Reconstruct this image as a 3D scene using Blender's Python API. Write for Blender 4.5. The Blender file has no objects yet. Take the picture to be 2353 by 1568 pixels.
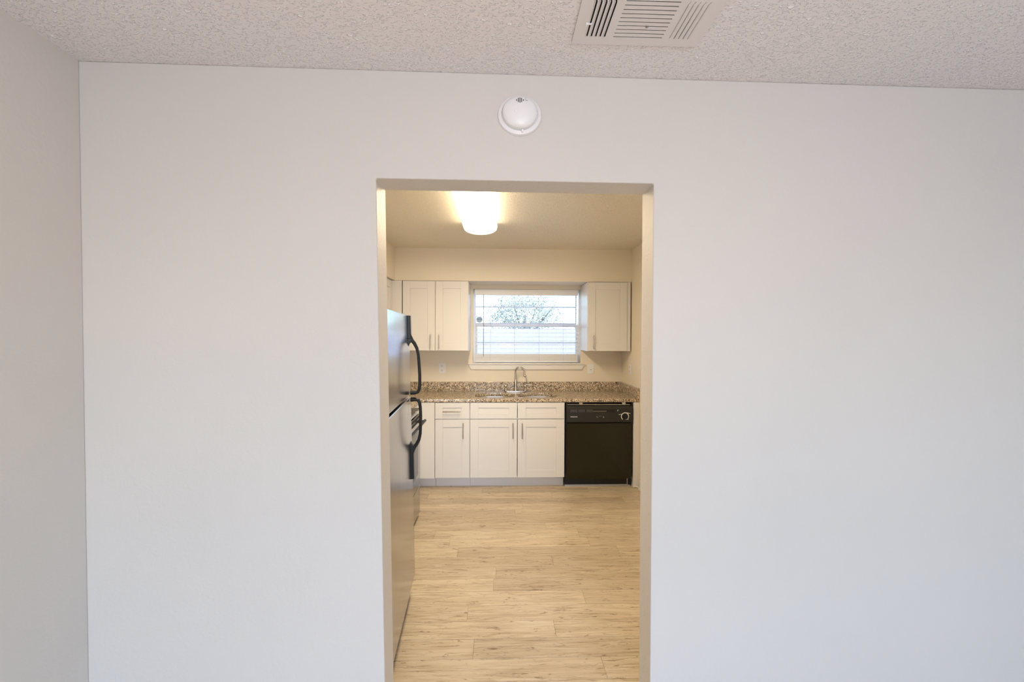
import bpy, bmesh, math, random
from mathutils import Vector, Matrix
random.seed(7)
PI = math.pi
S = bpy.context.scene
C = S.collection

# ------------------------------------------------------------------ camera
F_PX = 950.0
cam_d = bpy.data.cameras.new('camera')
cam = bpy.data.objects.new('camera', cam_d)
C.objects.link(cam)
cam_d.sensor_width = 36.0
cam_d.lens = 36.0 * F_PX / 2353.0
cam_d.clip_start = 0.02
YAW, PITCH, ROLL = 0.0305, 0.0116, 0.0035
H = 1.57
cam.location = (0, 0, H)
cam.matrix_world = (Matrix.Translation((0, 0, H)) @ Matrix.Rotation(-YAW, 4, 'Z')
                    @ Matrix.Rotation(PI / 2 - PITCH, 4, 'X') @ Matrix.Rotation(ROLL, 4, 'Z'))
S.camera = cam

# ------------------------------------------------------------------ view
S.view_settings.view_transform = 'Standard'
S.view_settings.look = 'None'
S.view_settings.gamma = 1
S.view_settings.exposure = 0.0
S.view_settings.use_curve_mapping = False

# ------------------------------------------------------------------ sky, sun, daylight
W = bpy.data.worlds.new('sky')
S.world = W
W.use_nodes = True
wn = W.node_tree
wn.nodes.clear()
sky = wn.nodes.new('ShaderNodeTexSky')
sky.sky_type = 'NISHITA'
sky.sun_disc = False
sky.sun_elevation = math.radians(48)
sky.sun_rotation = math.radians(150)
sky.air_density = 1.0
sky.dust_density = 1.2
bg = wn.nodes.new('ShaderNodeBackground')
bg.inputs['Strength'].default_value = 0.72
wo = wn.nodes.new('ShaderNodeOutputWorld')
tint = wn.nodes.new('ShaderNodeMix'); tint.data_type = 'RGBA'; tint.blend_type = 'MULTIPLY'
tint.inputs[0].default_value = 1.0; tint.inputs[7].default_value = (.90, 1.0, 1.15, 1)
wn.links.new(sky.outputs[0], tint.inputs[6]); wn.links.new(tint.outputs[2], bg.inputs[0])
wn.links.new(bg.outputs[0], wo.inputs[0])

def area(name, loc, direction, sx, sy, power, color):
    d = bpy.data.lights.new(name, 'AREA')
    d.shape = 'RECTANGLE'; d.size = sx; d.size_y = sy; d.energy = power; d.color = color
    o = bpy.data.objects.new(name, d); C.objects.link(o)
    o.location = loc
    o.rotation_euler = Vector(direction).to_track_quat('-Z', 'Y').to_euler()
    return o
sd = bpy.data.lights.new('sun', 'SUN'); sd.energy = 3.8; sd.angle = 0.01; sd.color = (1, .97, .92)
sun = bpy.data.objects.new('sun', sd); C.objects.link(sun)
sun.rotation_euler = Vector((-.78, .08, -.62)).to_track_quat('-Z', 'Y').to_euler()
# daylight coming in through the big window behind the camera, and through the kitchen window
area('daylight_living_window', (.75, -3.30, 1.25), (0.0, 1, -.85), 2.9, 1.9, 104, (.60, .74, 1.0))
# added warm light behind the camera, no lamp there; lifts ceiling and upper walls
area('added_warm_uplight', (.25, -.75, 1.35), (.0, .22, 1), .5, .5, 24, (1.0, .78, .64))
# tubes of the kitchen fixture shine down through its diffuser
area('kitchen_fixture_tubes', (-.163, 2.88, 2.421), (0, 0, -1), .20, 1.2, 31, (1.0, .80, .53))

# ------------------------------------------------------------------ material helpers
def new_mat(name, color=(.8, .8, .8), rough=.5, metal=0.0, spec=.5, coat=0.0):
    m = bpy.data.materials.new(name); m.use_nodes = True
    b = m.node_tree.nodes['Principled BSDF']
    b.inputs['Base Color'].default_value = (*color, 1)
    b.inputs['Roughness'].default_value = rough
    b.inputs['Metallic'].default_value = metal
    b.inputs['Specular IOR Level'].default_value = spec
    b.inputs['Coat Weight'].default_value = coat
    return m
class N:
    def __init__(s, m): s.t = m.node_tree; s.b = s.t.nodes['Principled BSDF']
    def n(s, typ, **kw):
        x = s.t.nodes.new(typ)
        for k, v in kw.items(): setattr(x, k, v)
        return x
    def l(s, a, b): s.t.links.new(a, b)
    def coords(s, scale=(1, 1, 1), out='Object'):
        tc = s.n('ShaderNodeTexCoord'); mp = s.n('ShaderNodeMapping')
        mp.inputs['Scale'].default_value = scale
        s.l(tc.outputs[out], mp.inputs['Vector']); return mp.outputs[0]
    def noise(s, vec, scale, detail=3, rough=.5, dist=0):
        x = s.n('ShaderNodeTexNoise'); x.inputs['Scale'].default_value = scale
        x.inputs['Detail'].default_value = detail; x.inputs['Roughness'].default_value = rough
        x.inputs['Distortion'].default_value = dist
        s.l(vec, x.inputs['Vector']); return x.outputs['Fac']
    def ramp(s, fac, stops):
        x = s.n('ShaderNodeValToRGB'); e = x.color_ramp.elements
        while len(e) < len(stops): e.new(.5)
        for i, (p, c) in enumerate(stops):
            e[i].position = p; e[i].color = (*c, 1) if len(c) == 3 else c
        s.l(fac, x.inputs[0]); return x.outputs[0]
    def bump(s, h, strength, dist):
        x = s.n('ShaderNodeBump'); x.inputs['Strength'].default_value = strength
        x.inputs['Distance'].default_value = dist
        s.l(h, x.inputs['Height']); s.l(x.outputs[0], s.b.inputs['Normal'])
    def mix(s, fac, a, b, mode='MIX'):
        x = s.n('ShaderNodeMix', data_type='RGBA', blend_type=mode)
        for inp, v in ((x.inputs[0], fac), (x.inputs[6], a), (x.inputs[7], b)):
            if hasattr(v, 'links') or hasattr(v, 'is_linked'): s.l(v, inp)
            else: inp.default_value = v if isinstance(v, (int, float)) else (*v, 1)
        return x.outputs[2]
    def math(s, op, a, b=0.0):
        x = s.n('ShaderNodeMath', operation=op)
        for inp, v in ((x.inputs[0], a), (x.inputs[1], b)):
            if isinstance(v, (int, float)): inp.default_value = v
            else: s.l(v, inp)
        return x.outputs[0]

WALL_C = (.68, .65, .61)
m_wall = new_mat('painted_wall', WALL_C, .62, spec=.3)
q = N(m_wall); v = q.coords()
q.l(q.ramp(q.noise(v, 1.3, 4), [(.3, (.665, .638, .598)), (.7, (.695, .662, .622))]), q.b.inputs['Base Color'])
h1 = q.noise(v, 60, 3, .6); h2 = q.noise(v, 16, 2)
q.bump(q.math('ADD', h1, h2), .22, .004)

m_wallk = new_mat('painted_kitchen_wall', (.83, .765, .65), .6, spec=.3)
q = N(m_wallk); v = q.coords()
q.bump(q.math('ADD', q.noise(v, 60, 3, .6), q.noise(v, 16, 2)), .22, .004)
m_reveal = new_mat('textured_wall_reveal', WALL_C, .55, spec=.3)
q = N(m_reveal); v = q.coords((1, 1, .6))
q.bump(q.ramp(q.noise(v, 45, 3, .6, .8), [(.54, (0, 0, 0)), (.66, (1, 1, 1))]), .3, .003)

def ceiling_mat(name, flat, drop, sx, sy, rot):
    m = new_mat(name, flat, .42, spec=.4)
    q = N(m)
    tc = q.n('ShaderNodeTexCoord'); mp = q.n('ShaderNodeMapping')
    mp.inputs['Rotation'].default_value = (0, 0, rot)
    mp.inputs['Scale'].default_value = (sx, sy, 1)
    q.l(tc.outputs['Object'], mp.inputs['Vector']); v = mp.outputs[0]
    a = q.noise(v, 88, 2, .5, .5)
    b = q.noise(v, 46, 2, .5, .4)
    ra = q.ramp(a, [(.575, (0, 0, 0)), (.655, (1, 1, 1))])
    rb = q.ramp(b, [(.64, (0, 0, 0)), (.72, (.9, .9, .9))])
    drops = q.math('MAXIMUM', ra, rb)
    q.l(q.mix(drops, flat, drop), q.b.inputs['Base Color'])      # splattered drops, same paint; their lit sides painted in as a lighter colour
    hgt = q.math('ADD', drops, q.math('MULTIPLY', q.noise(v, 30, 3), .35))
    q.bump(hgt, .85, .004)
    return m
m_ceil = ceiling_mat('splatter_textured_ceiling', (.79, .755, .745), (.99, .98, .97), 1.0, 1.7, .5)
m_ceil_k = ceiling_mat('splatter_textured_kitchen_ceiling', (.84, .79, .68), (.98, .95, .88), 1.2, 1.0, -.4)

m_cab = new_mat('white_cabinet_lacquer', (.75, .745, .75), .32, spec=.45)
m_cabin = new_mat('white_cabinet_side', (.80, .785, .77), .4)
m_trim = new_mat('white_trim_paint', (.80, .785, .76), .35)
m_plastic = new_mat('white_plastic', (.85, .85, .85), .32)
m_vinyl = new_mat('white_vinyl', (.86, .87, .89), .35)
m_metalw = new_mat('white_enamelled_metal', (.72, .69, .67), .42)
m_dark = new_mat('dark_cavity', (.012, .011, .010), .8)
m_gap = new_mat('shadow_gap_black_rubber', (.01, .01, .01), .6)
m_black = new_mat('black_plastic', (.008, .009, .011), .36, spec=.35)
m_blackg = new_mat('glossy_black_enamel', (.012, .012, .003), .2, spec=.38)
m_greybtn = new_mat('dark_grey_buttons', (.045, .047, .05), .4)
m_print = new_mat('white_printing', (.85, .85, .85), .5)
m_greyprint = new_mat('grey_printing', (.40, .40, .42), .5)
m_glassk = new_mat('black_ceramic_glass', (.01, .01, .012), .06, spec=.7)
m_rubber = new_mat('grey_rubber', (.25, .25, .24), .7)

m_steel = new_mat('brushed_stainless_steel', (.60, .60, .60), .23, 1.0)
q = N(m_steel); v = q.coords((1, 60, .6))
q.l(q.ramp(q.noise(v, 6, 4), [(.3, (.20, .20, .20)), (.7, (.30, .30, .30))]), q.b.inputs['Roughness'])
m_door = new_mat('stainless_look_door', (.44, .44, .45), .2, 1.0)
q = N(m_door); v = q.coords((30, 30, .5))
q.l(q.ramp(q.noise(v, 4, 4), [(.3, (.15, .15, .15)), (.7, (.24, .24, .24))]), q.b.inputs['Roughness'])
v2 = q.coords((1, 1, .8))
q.bump(q.noise(v2, 5, 2), .08, .02)
m_sink = new_mat('satin_sink_steel', (.72, .70, .67), .34, 1.0)
m_nickel = new_mat('brushed_nickel', (.52, .48, .43), .24, 1.0)
m_toe = new_mat('grey_painted_toe_panel', (.50, .52, .55), .38)
m_cpanel = new_mat('charcoal_control_panel', (.018, .019, .016), .42, spec=.4)

# granite
m_gran = new_mat('speckled_granite', (.5, .45, .38), .14, spec=.55)
q = N(m_gran); v = q.coords()
vo = q.n('ShaderNodeTexVoronoi'); vo.inputs['Scale'].default_value = 190; vo.inputs['Randomness'].default_value = 1
q.l(v, vo.inputs['Vector'])
sep = q.n('ShaderNodeSeparateColor'); q.l(vo.outputs['Color'], sep.inputs[0])
spk = q.ramp(sep.outputs[0], [(0, (.015, .012, .012)), (.15, (.14, .10, .07)), (.28, (.42, .32, .22)),
                              (.46, (.64, .54, .40)), (.68, (.80, .75, .68)), (.93, (.34, .33, .32))])
spk.node.color_ramp.interpolation = 'CONSTANT'
big = q.ramp(q.noise(v, 30, 3, .6), [(.38, (.72, .68, .62)), (.6, (1.1, 1.05, 1.0))])
q.l(q.mix(1.0, spk, big, 'MULTIPLY'), q.b.inputs['Base Color'])

# wood plank floor: one colour value per plank comes from a face attribute
m_floor = new_mat('oak_look_vinyl_planks', (.5, .4, .3), .34, spec=.4)
q = N(m_floor)
at = q.n('ShaderNodeAttribute'); at.attribute_name = 'plank'
sepa = q.n('ShaderNodeSeparateColor'); q.l(at.outputs['Color'], sepa.inputs[0])
tc = q.n('ShaderNodeTexCoord')
cmb = q.n('ShaderNodeCombineXYZ')
q.l(q.math('MULTIPLY', sepa.outputs[0], 37.0), cmb.inputs[0]); q.l(q.math('MULTIPLY', sepa.outputs[1], 23.0), cmb.inputs[1])
va = q.n('ShaderNodeVectorMath', operation='ADD'); q.l(tc.outputs['Object'], va.inputs[0]); q.l(cmb.outputs[0], va.inputs[1])
def mapped(sc):
    mp = q.n('ShaderNodeMapping'); mp.inputs['Scale'].default_value = sc
    q.l(va.outputs[0], mp.inputs['Vector']); return mp.outputs[0]
g1 = q.noise(mapped((.8, 8, 1)), 3, 6, .58, 1.6)
g2 = q.noise(mapped((1.6, 34, 1)), 3, 5, .65, .6)
wv = q.n('ShaderNodeTexWave', wave_type='BANDS', bands_direction='Y')
wv.inputs['Scale'].default_value = 8; wv.inputs['Distortion'].default_value = 9
wv.inputs['Detail'].default_value = 3; wv.inputs['Detail Scale'].default_value = 1.0
q.l(mapped((.5, 1.6, 1)), wv.inputs['Vector'])
base = q.ramp(g1, [(.25, (.42, .335, .225)), (.42, (.56, .47, .34)), (.60, (.64, .555, .42)), (.8, (.70, .635, .51))])
fine = q.ramp(g2, [(.36, (.60, .53, .44)), (.48, (1, 1, 1))])
wear = q.ramp(q.noise(mapped((1.0, 5, 1)), 2.4, 2), [(.42, (.12, .12, .12)), (.60, (.85, .85, .85))])
c = q.mix(wear, base, q.mix(1.0, base, fine, 'MULTIPLY'))
cath = q.ramp(wv.outputs['Fac'], [(0, (.72, .66, .58)), (.25, (1, 1, 1))])
pat = q.ramp(q.noise(mapped((1.2, 4, 1)), 2.2, 1), [(.54, (0, 0, 0)), (.62, (1, 1, 1))])
c2 = q.mix(.6, c, cath, 'MULTIPLY')
c = q.mix(pat, c, c2)
knot = q.ramp(q.noise(mapped((5, 24, 1)), 1.7, 4, .75, 1.4), [(.57, (1, 1, 1)), (.66, (.40, .31, .23))])
c = q.mix(.8, c, knot, 'MULTIPLY')
tone = q.ramp(sepa.outputs[2], [(0, (.82, .80, .78)), (.5, (.95, .94, .93)), (1, (1.03, 1.03, 1.03))])
c = q.mix(1.0, c, tone, 'MULTIPLY')
q.l(c, q.b.inputs['Base Color'])
q.bump(g1, .12, .002)

m_lamp = new_mat('lit_lamp_diffuser', (.9, .88, .85), .5)
b = m_lamp.node_tree.nodes['Principled BSDF']
b.inputs['Emission Color'].default_value = (1.0, .80, .53, 1)
b.inputs['Emission Strength'].default_value = 12.5
m_cap = new_mat('lit_lamp_end_cap', (.9, .88, .85), .5)
b = m_cap.node_tree.nodes['Principled BSDF']
b.inputs['Emission Color'].default_value = (1.0, .84, .62, 1)
b.inputs['Emission Strength'].default_value = 1.6
m_glass = bpy.data.materials.new('window_glass'); m_glass.use_nodes = True
t = m_glass.node_tree; t.nodes.clear()
o_ = t.nodes.new('ShaderNodeOutputMaterial'); tr = t.nodes.new('ShaderNodeBsdfTransparent')
gl = t.nodes.new('ShaderNodeBsdfGlossy'); gl.inputs['Roughness'].default_value = .02
mx = t.nodes.new('ShaderNodeMixShader'); mx.inputs[0].default_value = .003
tr.inputs[0].default_value = (.96, .98, 1, 1)
t.links.new(tr.outputs[0], mx.inputs[1]); t.links.new(gl.outputs[0], mx.inputs[2]); t.links.new(mx.outputs[0], o_.inputs[0])

# ------------------------------------------------------------------ mesh helpers
def B(): return bmesh.new()
def bx(bm, x0, x1, y0, y1, z0, z1):
    vs = [bm.verts.new(p) for p in ((x0, y0, z0), (x1, y0, z0), (x1, y1, z0), (x0, y1, z0),
                                    (x0, y0, z1), (x1, y0, z1), (x1, y1, z1), (x0, y1, z1))]
    for f in ((0, 3, 2, 1), (4, 5, 6, 7), (0, 1, 5, 4), (1, 2, 6, 5), (2, 3, 7, 6), (3, 0, 4, 7)):
        bm.faces.new([vs[i] for i in f])
    return bm
def prism(bm, pts, axis, a, b):
    """closed 2D outline pts extruded from a to b along axis ('x': pts=(y,z), 'y': (x,z), 'z': (x,y))"""
    def P(p, t):
        return {'x': (t, p[0], p[1]), 'y': (p[0], t, p[1]), 'z': (p[0], p[1], t)}[axis]
    A = [bm.verts.new(P(p, a)) for p in pts]; Bv = [bm.verts.new(P(p, b)) for p in pts]
    bm.faces.new(A); bm.faces.new(Bv[::-1])
    n = len(pts)
    for i in range(n): bm.faces.new((A[i], Bv[i], Bv[(i + 1) % n], A[(i + 1) % n]))
    return bm
def tube(bm, pts, r, seg=12, r2=None, up=(0, 0, 1)):
    """swept tube; r radius or list; r2 second radius (flattened) along the binormal"""
    pts = [Vector(p) for p in pts]; n = len(pts)
    rs = r if isinstance(r, (list, tuple)) else [r] * n
    r2s = rs if r2 is None else (r2 if isinstance(r2, (list, tuple)) else [r2] * n)
    rings = []; ref = None
    for i, p in enumerate(pts):
        t = (pts[min(i + 1, n - 1)] - pts[max(i - 1, 0)]).normalized()
        if ref is None:
            ref = Vector(up) if abs(t.dot(Vector(up))) < .95 else Vector((1, 0, 0))
            u = (ref - t * t.dot(ref)).normalized()
        else: u = (u - t * t.dot(u)).normalized()
        w = t.cross(u)
        rings.append([bm.verts.new(p + u * math.cos(2 * PI * k / seg) * rs[i] + w * math.sin(2 * PI * k / seg) * r2s[i]) for k in range(seg)])
    for i in range(n - 1):
        for k in range(seg):
            bm.faces.new((rings[i][k], rings[i][(k + 1) % seg], rings[i + 1][(k + 1) % seg], rings[i + 1][k]))
    bm.faces.new(rings[0][::-1]); bm.faces.new(rings[-1])
    return bm
def lathe(bm, prof, M=None, seg=32, sx=1, sy=1):
    """prof (r,h) around local z, then transformed by M"""
    M = M or Matrix.Identity(4); rings = []
    for r, h in prof:
        if r < 1e-6: rings.append([bm.verts.new(M @ Vector((0, 0, h)))])
        else: rings.append([bm.verts.new(M @ Vector((r * sx * math.cos(2 * PI * k / seg), r * sy * math.sin(2 * PI * k / seg), h))) for k in range(seg)])
    for a, b in zip(rings, rings[1:]):
        for k in range(seg):
            k2 = (k + 1) % seg
            if len(a) == 1 and len(b) == 1: continue
            if len(a) == 1: bm.faces.new((a[0], b[k], b[k2]))
            elif len(b) == 1: bm.faces.new((a[k], a[k2], b[0]))
            else: bm.faces.new((a[k], a[k2], b[k2], b[k]))
    if len(rings[0]) > 1: bm.faces.new(rings[0][::-1])
    if len(rings[-1]) > 1: bm.faces.new(rings[-1])
    return bm
def obj(name, bm, m, parent=None, bevel=0, smooth=False, label=None, seg=2):
    bmesh.ops.recalc_face_normals(bm, faces=bm.faces)
    me = bpy.data.meshes.new(name); bm.to_mesh(me); bm.free()
    if m: me.materials.append(m)
    o = bpy.data.objects.new(name, me); C.objects.link(o)
    if parent is not None: o.parent = parent
    if smooth:
        for p in me.polygons: p.use_smooth = True
        try: me.set_sharp_from_angle(angle=math.radians(40))
        except Exception: pass
    if bevel:
        md = o.modifiers.new('bevel', 'BEVEL'); md.width = bevel; md.segments = seg
        md.limit_method = 'ANGLE'; md.angle_limit = math.radians(50); md.use_clamp_overlap = True
    if label: o['label'] = label
    return o
def curve_solid(name, outlines, depth, m, parent=None, M=None, bevel=0):
    """flat outlines (first outer, rest holes) in local xy, thickness depth centred on z=0; returned as a mesh"""
    cu = bpy.data.curves.new(name, 'CURVE'); cu.dimensions = '2D'; cu.fill_mode = 'BOTH'; cu.extrude = depth / 2
    for pts in outlines:
        s = cu.splines.new('POLY'); s.points.add(len(pts) - 1)
        for p, (x, y) in zip(s.points, pts): p.co = (x, y, 0, 1)
        s.use_cyclic_u = True
    tmp = bpy.data.objects.new(name, cu); C.objects.link(tmp)
    dg = bpy.context.evaluated_depsgraph_get()
    me = bpy.data.meshes.new_from_object(tmp.evaluated_get(dg))
    bpy.data.objects.remove(tmp); bpy.data.curves.remove(cu)
    bm = B(); bm.from_mesh(me); bpy.data.meshes.remove(me)
    bmesh.ops.remove_doubles(bm, verts=bm.verts, dist=1e-5)
    if M is not None: bmesh.ops.transform(bm, matrix=M, verts=bm.verts)
    return obj(name, bm, m, parent, bevel)
def text_mesh(name, body, size, m, parent, M, depth=.0006, sx=1):
    cu = bpy.data.curves.new(name, 'FONT'); cu.body = body; cu.size = size; cu.extrude = depth / 2
    cu.align_x = 'CENTER'; cu.align_y = 'CENTER'
    tmp = bpy.data.objects.new(name, cu); C.objects.link(tmp)
    dg = bpy.context.evaluated_depsgraph_get()
    me = bpy.data.meshes.new_from_object(tmp.evaluated_get(dg))
    bpy.data.objects.remove(tmp)
    bm = B(); bm.from_mesh(me)
    bmesh.ops.transform(bm, matrix=M @ Matrix.Diagonal((sx, 1, 1, 1)), verts=bm.verts)
    return obj(name, bm, m, parent)
def thing(name, label, cat, loc=(0, 0, 0), group=None, rot=(0, 0, 0)):
    o = bpy.data.objects.new(name, None); C.objects.link(o)
    o.empty_display_size = .05
    o.location = loc; o.rotation_euler = rot; o['label'] = label; o['category'] = cat
    if group: o['group'] = group
    return o
def tag(o, label, cat, group=None):
    o['label'] = label; o['category'] = cat
    if group: o['group'] = group
    return o
def struct(name, bm, m, bevel=0, label=None):
    o = obj(name, bm, m, None, bevel); o['kind'] = 'structure'
    if label: o['label'] = label
    return o
def rrect(x0, x1, y0, y1, r, n=6):
    out = []
    for cx, cy, a in ((x1 - r, y0 + r, -90), (x1 - r, y1 - r, 0), (x0 + r, y1 - r, 90), (x0 + r, y0 + r, 180)):
        for k in range(n + 1):
            t = math.radians(a + 90 * k / n); out.append((cx + r * math.cos(t), cy + r * math.sin(t)))
    return out

# ------------------------------------------------------------------ room dimensions (metres, x right, y into the kitchen, z up)
YW0, YW1 = 1.515, 1.640          # partition wall with the doorway
ZC = 2.525                        # ceiling
XL, XR = -1.478, 3.3              # front room side walls
YR = -3.5                         # wall behind the camera
KX0, KX1 = -1.43, 1.455           # kitchen side walls
YB = 4.88                         # kitchen back wall
DOOR_Z = 2.138
DX0t, DX0b, DX1 = -.446, -.410, .570   # doorway: left jamb is out of plumb

# partition wall with doorway, very slightly out of square with the kitchen
SKEW = .012
bm = B()
prism(bm, [(XL - .12, 0), (DX0b, 0), (DX0t, DOOR_Z), (DX1, DOOR_Z), (DX1, 0), (XR + .12, 0), (XR + .12, ZC), (XL - .12, ZC)], 'y', YW0, YW1)
for v_ in bm.verts: v_.co.y += SKEW * v_.co.x
o = struct('wall_front', bm, m_wall)
md = o.modifiers.new('bevel', 'BEVEL'); md.width = .004; md.segments = 2; md.limit_method = 'ANGLE'
o.data.materials.append(m_reveal)
for p in o.data.polygons:        # faces lining the doorway carry the heavier texture
    c_ = p.center
    if YW0 + .01 < c_.y < YW1 - .01 and DX0t - .01 < c_.x < DX1 + .01 and c_.z < DOOR_Z + .01: p.material_index = 1

struct('wall_left', prism(B(), [(XL - .12, 0), (XL + .028, 0), (XL + .010, ZC), (XL - .12, ZC)], 'y', YR, YW0 - .019), m_wall)
struct('wall_right', bx(B(), XR, XR + .12, YR, YW0, 0, ZC), m_wall)
# rear wall with the big window that lights the room
bm = B()
bx(bm, XL - .12, -.8, YR - .12, YR, 0, ZC); bx(bm, 2.3, XR + .12, YR - .12, YR, 0, ZC)
bx(bm, -.8, 2.3, YR - .12, YR, 2.2, ZC); bx(bm, -.8, 2.3, YR - .12, YR, 0, .25)
struct('wall_rear', bm, m_wall)
struct('ceiling', bx(B(), XL - .12, XR + .12, YR - .12, YW0 + .065, ZC, ZC + .12), m_ceil)
struct('ceiling', bx(B(), KX0 - .12, KX1 + .12, YW0 + .065, YB + .12, ZC, ZC + .12), m_ceil_k)
struct('wall_kitchen_left', bx(B(), KX0 - .12, KX0, YW1, YB + .12, 0, ZC), m_wallk)
struct('wall_kitchen_right', bx(B(), KX1, KX1 + .12, YW1, YB + .12, 0, ZC), m_wallk)
# back wall with window opening
WX0, WX1, WZ0, WZ1 = -.312, .963, 1.248, 2.125
bm = B()
bx(bm, KX0, WX0, YB, YB + .12, 0, ZC); bx(bm, WX1, KX1, YB, YB + .12, 0, ZC)
bx(bm, WX0, WX1, YB, YB + .12, WZ1, ZC); bx(bm, WX0, WX1, YB, YB + .12, 0, WZ0)
struct('wall_back', bm, m_wallk)
# soffit above the wall cabinets, in an L along the back and left walls
SOF = 2.172; SFY = 4.525; SFX = -1.135
bm = B()
prism(bm, [(KX0, YB), (KX1, YB), (KX1, SFY), (SFX, SFY), (SFX, YW1 + .001), (KX0, YW1 + .001)], 'z', SOF, ZC)
struct('trim_1', bm, m_wallk)
# baseboard along the right kitchen wall
bm = B(); bx(bm, KX1 - .012, KX1, YW1, 4.20, 0, .085); bx(bm, KX1 - .022, KX1 - .012, YW1, 4.20, 0, .018)
struct('baseboard_right', bm, m_trim, .002)

# ------------------------------------------------------------------ floor of planks
PWID = .133
rows_joints = {}   # row -> list of x joints seen in the photograph
def fl(px, k):     # x of a joint seen in row k (row between Y0+k*w and +w), measured at the row's middle
    y = 2.527 + (k + .5) * PWID
    a = math.atan((px - 1176.5) / F_PX) + YAW
    return y * math.tan(a)
obs = {-5: [1393], -4: [1090], -3: [1278], -2: [1076], -1: [1345], 1: [1141, 1520], 2: [1272], 3: [1053], 4: [1355],
       5: [999], 7: [1068], 8: [1185], 10: [1042, 1435], 11: [1270]}
bm = B(); lay = bm.loops.layers.float_color.new('plank')
FX0, FX1 = XL - .12, XR + .12
def plank(x0, x1, y0, y1):
    col = (random.random(), random.random(), random.random(), 1)
    g = .0008
    vs = [bm.verts.new(p) for p in ((x0 + g, y0 + g, 0), (x1 - g, y0 + g, 0), (x1 - g, y1 - g, 0), (x0 + g, y1 - g, 0))]
    lo = [bm.verts.new(p) for p in ((x0, y0, -.003), (x1, y0, -.003), (x1, y1, -.003), (x0, y1, -.003))]
    fs = [bm.faces.new(vs)]
    for i in range(4): fs.append(bm.faces.new((lo[i], lo[(i + 1) % 4], vs[(i + 1) % 4], vs[i])))
    for f in fs:
        for L in f.loops: L[lay] = col
k = math.floor((YR - 2.527) / PWID)
while 2.527 + k * PWID < YB:
    y0 = 2.527 + k * PWID; y1 = y0 + PWID
    js = [fl(p, k) for p in obs.get(k, [])]
    if not js: js = [random.uniform(-1.2, 0.2) if k % 2 else random.uniform(.9, 1.5)]
    js = sorted(js)
    x = js[0]
    while x > FX0: x -= random.uniform(1.05, 1.25); js.insert(0, x)
    x = js[-1]
    while x < FX1: x += random.uniform(1.05, 1.25); js.append(x)
    for a_, b_ in zip(js, js[1:]):
        a2, b2 = max(a_, FX0), min(b_, FX1)
        if b2 - a2 > .01: plank(a2, b2, max(y0, YR - .1), min(y1, YB))
    k += 1
for (a_, b_, c2_, d_) in ((FX0, FX1, YR - .12, YB),):
    vs = [bm.verts.new(p) for p in ((a_, c2_, -.12), (b_, c2_, -.12), (b_, d_, -.12), (a_, d_, -.12))]
    bm.faces.new(vs[::-1])
me = bpy.data.meshes.new('floor'); bm.to_mesh(me); bm.free(); me.materials.append(m_floor)
o = bpy.data.objects.new('floor', me); C.objects.link(o); o['kind'] = 'structure'

# ------------------------------------------------------------------ front room: smoke alarm and ceiling register
t = thing('smoke_alarm', 'round white smoke alarm on the wall above the doorway', 'smoke alarm', (.071, YW0, 2.371))
RM = Matrix.Rotation(PI / 2, 4, 'X')      # local z -> -y (towards the room)
a = .0795; zz = .905                        # slightly wider than tall, as in the photograph
lathe_M = RM
bm = lathe(B(), [(a, 0), (a, .006), (a * .97, .012), (a * .84, .017), (a * .815, .013), (a * .80, .013)], RM, 64, 1, zz)
obj('base_plate', bm, m_plastic, t, 0, True)
prof = [(a * .79, .012), (a * .79, .030)]
for i in range(1, 9):
    th = i / 8 * PI / 2
    prof.append((a * .79 * math.cos(th) if i < 8 else 0, .030 + .020 * math.sin(th)))
bm = lathe(B(), prof, RM, 64, 1, zz)
cap = obj('cover', bm, m_plastic, t, 0, True)
def dome_y(x, z):
    r = min(.97, math.hypot(x, z / zz) / (a * .79)); return -(.030 + .020 * math.sqrt(1 - r * r))
bm = B()
for i, hh in enumerate((.006, .017, .020, .017, .006)):
    x = (i - 2) * .006 - .001; z = .034
    tube(bm, [(x, dome_y(x, z + (k / 6 - .5) * hh) - .0003, z + (k / 6 - .5) * hh) for k in range(7)], .0013, 6, .0011, (1, 0, 0))
obj('sounder_slots', bm, m_dark, t, label='black vertical sounder slots')
bm = B()
pts = [(.022 + .005 * math.cos(th), .039 + .005 * math.sin(th)) for th in [math.radians(d) for d in range(100, 330, 15)]]
tube(bm, [(x, dome_y(x, z) - .0002, z) for x, z in pts], .0006, 6)
tube(bm, [(x, dome_y(x, .033) - .0002, .033) for x in (.017, .021, .026)], .0005, 6)
obj('embossed_marks', bm, new_mat('embossed_grey', (.35, .35, .35), .6), t, label='small grey embossed marks')
bm = lathe(B(), [(.0085, -.001), (.0085, .0015), (.007, .0022), (0, .0022)], Matrix.Translation((-.014, dome_y(-.014, -.004) + .0005, -.004)) @ RM, 24, 1, .6)
obj('test_button', bm, m_plastic, t, 0, True)
bm = B(); bx(bm, .006, .013, -.026, -.015, -.066, -.058)
obj('locking_tab', bm, m_plastic, t, .001)

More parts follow.
